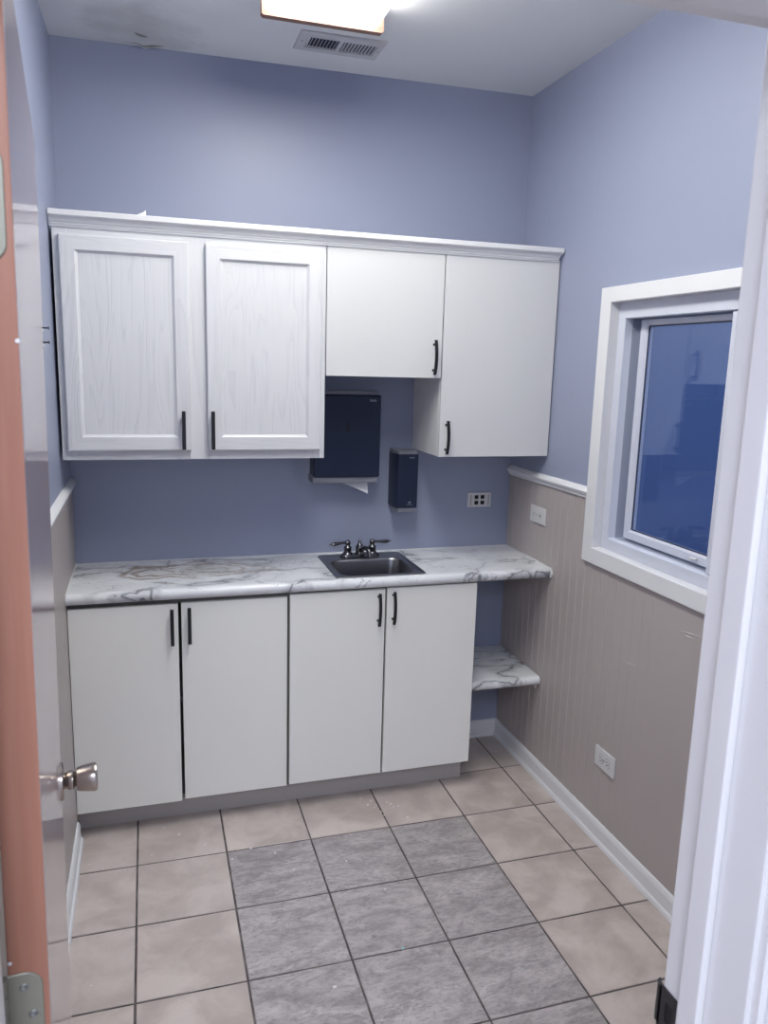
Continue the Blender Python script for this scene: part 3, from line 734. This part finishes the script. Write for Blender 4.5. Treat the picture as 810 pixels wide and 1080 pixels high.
# ------------------------------------------------------------------ ceiling lamp and vent
LX0, LX1, LY0, LY1, LZ = .642, 1.018, -.556, -1.790, 2.716
cl = thing('ceiling_light', 'lit fluorescent ceiling light with wooden end trim', 'light', (.83, -1.17, 2.784))
lens = [(LX0+.010, 2.776), (LX0+.012, 2.745), (LX0+.022, LZ+.008), (LX0+.034, LZ+.003), (LX1-.034, LZ+.003), (LX1-.022, LZ+.008), (LX1-.012, 2.745), (LX1-.010, 2.776)]
b = B(); b.prism(lens, lambda u, v, t: (u, t, v), LY0-.025, LY1+.025); obj('diffuser', b, M_lens, cl, sharp=45)
for ya, yb in ((LY0, LY0-.026), (LY1, LY1+.026)):
    b = B(); b.prism([(LX0, cz(LX0)), (LX0, LZ-.002), (LX0+.006, LZ-.007), (LX1-.006, LZ-.007), (LX1, LZ-.002), (LX1, cz(LX1))], lambda u, v, t: (u, t, v), ya, yb); obj('end_trim', b, M_oaktrim, cl)
b = B(); b.box(LX0+.006, LX1-.006, LY1+.016, LY0-.016, 2.774, 2.792); obj('housing', b, M_vent, cl)

vt = thing('ceiling_vent', 'white ceiling vent with two banks of slats', 'vent', (.957, -.249, cz(.957)))
vz = cz(.957)
vx0, vx1, vy0, vy1 = .810, 1.105, -.330, -.172
banks = [(.842, .950), (.964, 1.084)]; hy0, hy1 = -.290, -.204
b = B()
zb, zt2 = vz - .0065, vz + .004
for (a, c, d, e) in ((vx0, .842, vy0, vy1), (.950, .964, hy0, hy1), (1.084, vx1, vy0, vy1), (.842, 1.084, vy0, hy0), (.842, 1.084, hy1, vy1)):
    b.box(a, c, d, e, zb, zt2)
obj('faceplate', b, M_vent, vt)
for k, (a, c) in enumerate(banks):
    b = B(); n = 9 + k
    for i in range(n):
        xm = a + (c-a)*(i+.5)/n; s = -1 if k == 0 else 1; w = .0045
        b.loft([[(xm - s*w, hy0, vz+.005), (xm - s*w + .001, hy0, vz+.005), (xm + s*w + .001, hy0, vz-.0055), (xm + s*w, hy0, vz-.0055)],
                [(xm - s*w, hy1, vz+.005), (xm - s*w + .001, hy1, vz+.005), (xm + s*w + .001, hy1, vz-.0055), (xm + s*w, hy1, vz-.0055)]])
    obj('louvre_bank', b, M_vent, vt)
b = B(); b.box(.845, 1.081, hy0+.002, hy1-.002, vz-.0012, vz+.003); obj('duct_opening', b, M_duct, vt)
for xx in (.826, 1.095):
    b = B(); b.lathe([(.0035, -.0005), (.0035, .0008), (.001, .0014)], (xx, -.251, zb), (0, 0, -1), 12); obj('screw', b, M_screw, vt)

# ------------------------------------------------------------------ flakes on the floor
chips = [(.739,-1.289,.006), (.438,-.542,.004), (.353,-.455,.006), (.256,-.556,.004), (.099,-.590,.003), (.993,-.935,.004), (.905,-.758,.004), (.524,-.648,.005), (.595,-.605,.004), (.673,-.652,.004),
         (1.091,-.417,.004), (1.072,-.441,.006), (1.092,-.466,.004), (1.104,-.451,.005), (1.110,-.498,.004), (1.161,-.456,.005), (1.166,-.478,.004), (1.186,-.477,.004), (1.198,-.560,.006), (1.313,-.440,.003), (1.150,-.440,.004), (.092,-1.111,.004), (.052,-.557,.003), (1.056,-.387,.003), (1.113,-.525,.003), (.721,-.758,.004), (.17,-.62,.003), (.30,-.40,.004), (.42,-.43,.004), (.335,-.665,.003)]
def chip_bm(r, seed):
    q = random.Random(seed); n = 6; b = B()
    a = [(r*(.55+.6*q.random())*math.cos(2*PI*k/n), r*(.45+.5*q.random())*math.sin(2*PI*k/n)) for k in range(n)]
    b.loft([[(x, y, .0001) for x, y in a], [(x*.9, y*.9, .0012+.0006*q.random()) for x, y in a]]); return b
for i, (x, y, r) in enumerate(chips):
    obj('paint_chip', chip_bm(r, i), M_chip, label='tiny white paint chip lying on the floor tiles', cat='paint chip', group='paint chips scattered on the floor').location = (x, y, 0)
o = obj('plaster_crumb', chip_bm(.008, 99), M_teal, label='pale teal crumb on a grout line between slate tiles', cat='crumb'); o.location = (.968, -1.200, 0)

# ------------------------------------------------------------------ light
def area(name, loc, rot, sx, sy, power, col):
    l = bpy.data.lights.new(name, 'AREA'); l.shape = 'RECTANGLE'; l.size = sx; l.size_y = sy; l.energy = power; l.color = col
    o = bpy.data.objects.new(name, l); COL.objects.link(o); o.location = loc; o.rotation_euler = rot; return o
area('hallway_lamp', (.12, -3.7, 2.44), (0, 0, 0), .6, 1.2, 16.5, (.81, .87, 1))
area('added_light_beyond', (W+1.3, -1.2, 2.6), (0, 0, 0),   .5, .5, 11, (.93, .96, 1))  # unseen light added so the room behind the glass reads blue
wd = bpy.data.worlds.new('world'); SC.world = wd; wd.use_nodes = True
wd.node_tree.nodes['Background'].inputs[0].default_value = (.5, .56, .7, 1); wd.node_tree.nodes['Background'].inputs[1].default_value = .3

# ------------------------------------------------------------------ camera
f, yaw, pit, roll = 816.075, .29878, .187987, -.0275906
fw = Vector((math.sin(yaw)*math.cos(pit), math.cos(yaw)*math.cos(pit), -math.sin(pit)))
r0 = Vector((math.cos(yaw), -math.sin(yaw), 0)); d0 = fw.cross(r0)
rt = r0*math.cos(roll) + d0*math.sin(roll); dn = -r0*math.sin(roll) + d0*math.cos(roll)
cam = bpy.data.cameras.new('camera'); co = bpy.data.objects.new('camera', cam); COL.objects.link(co)
mw = Matrix((rt, -dn, -fw)).transposed().to_4x4(); mw.translation = Vector((.28545, -3.10291, 1.70321)); co.matrix_world = mw
cam.sensor_fit = 'HORIZONTAL'; cam.sensor_width = 36; cam.lens = f/810*36; cam.clip_start = .02
cam.dof.use_dof = True; cam.dof.focus_distance = 2.9; cam.dof.aperture_fstop = 14
SC.camera = co
SC.view_settings.view_transform = 'Standard'; SC.view_settings.look = 'None'; SC.view_settings.gamma = 1
SC.view_settings.use_curve_mapping = False; SC.view_settings.exposure = 1.54
SC.cycles.use_denoising = True
SC.cycles.max_bounces = 10; SC.cycles.diffuse_bounces = 5; SC.cycles.transparent_max_bounces = 12
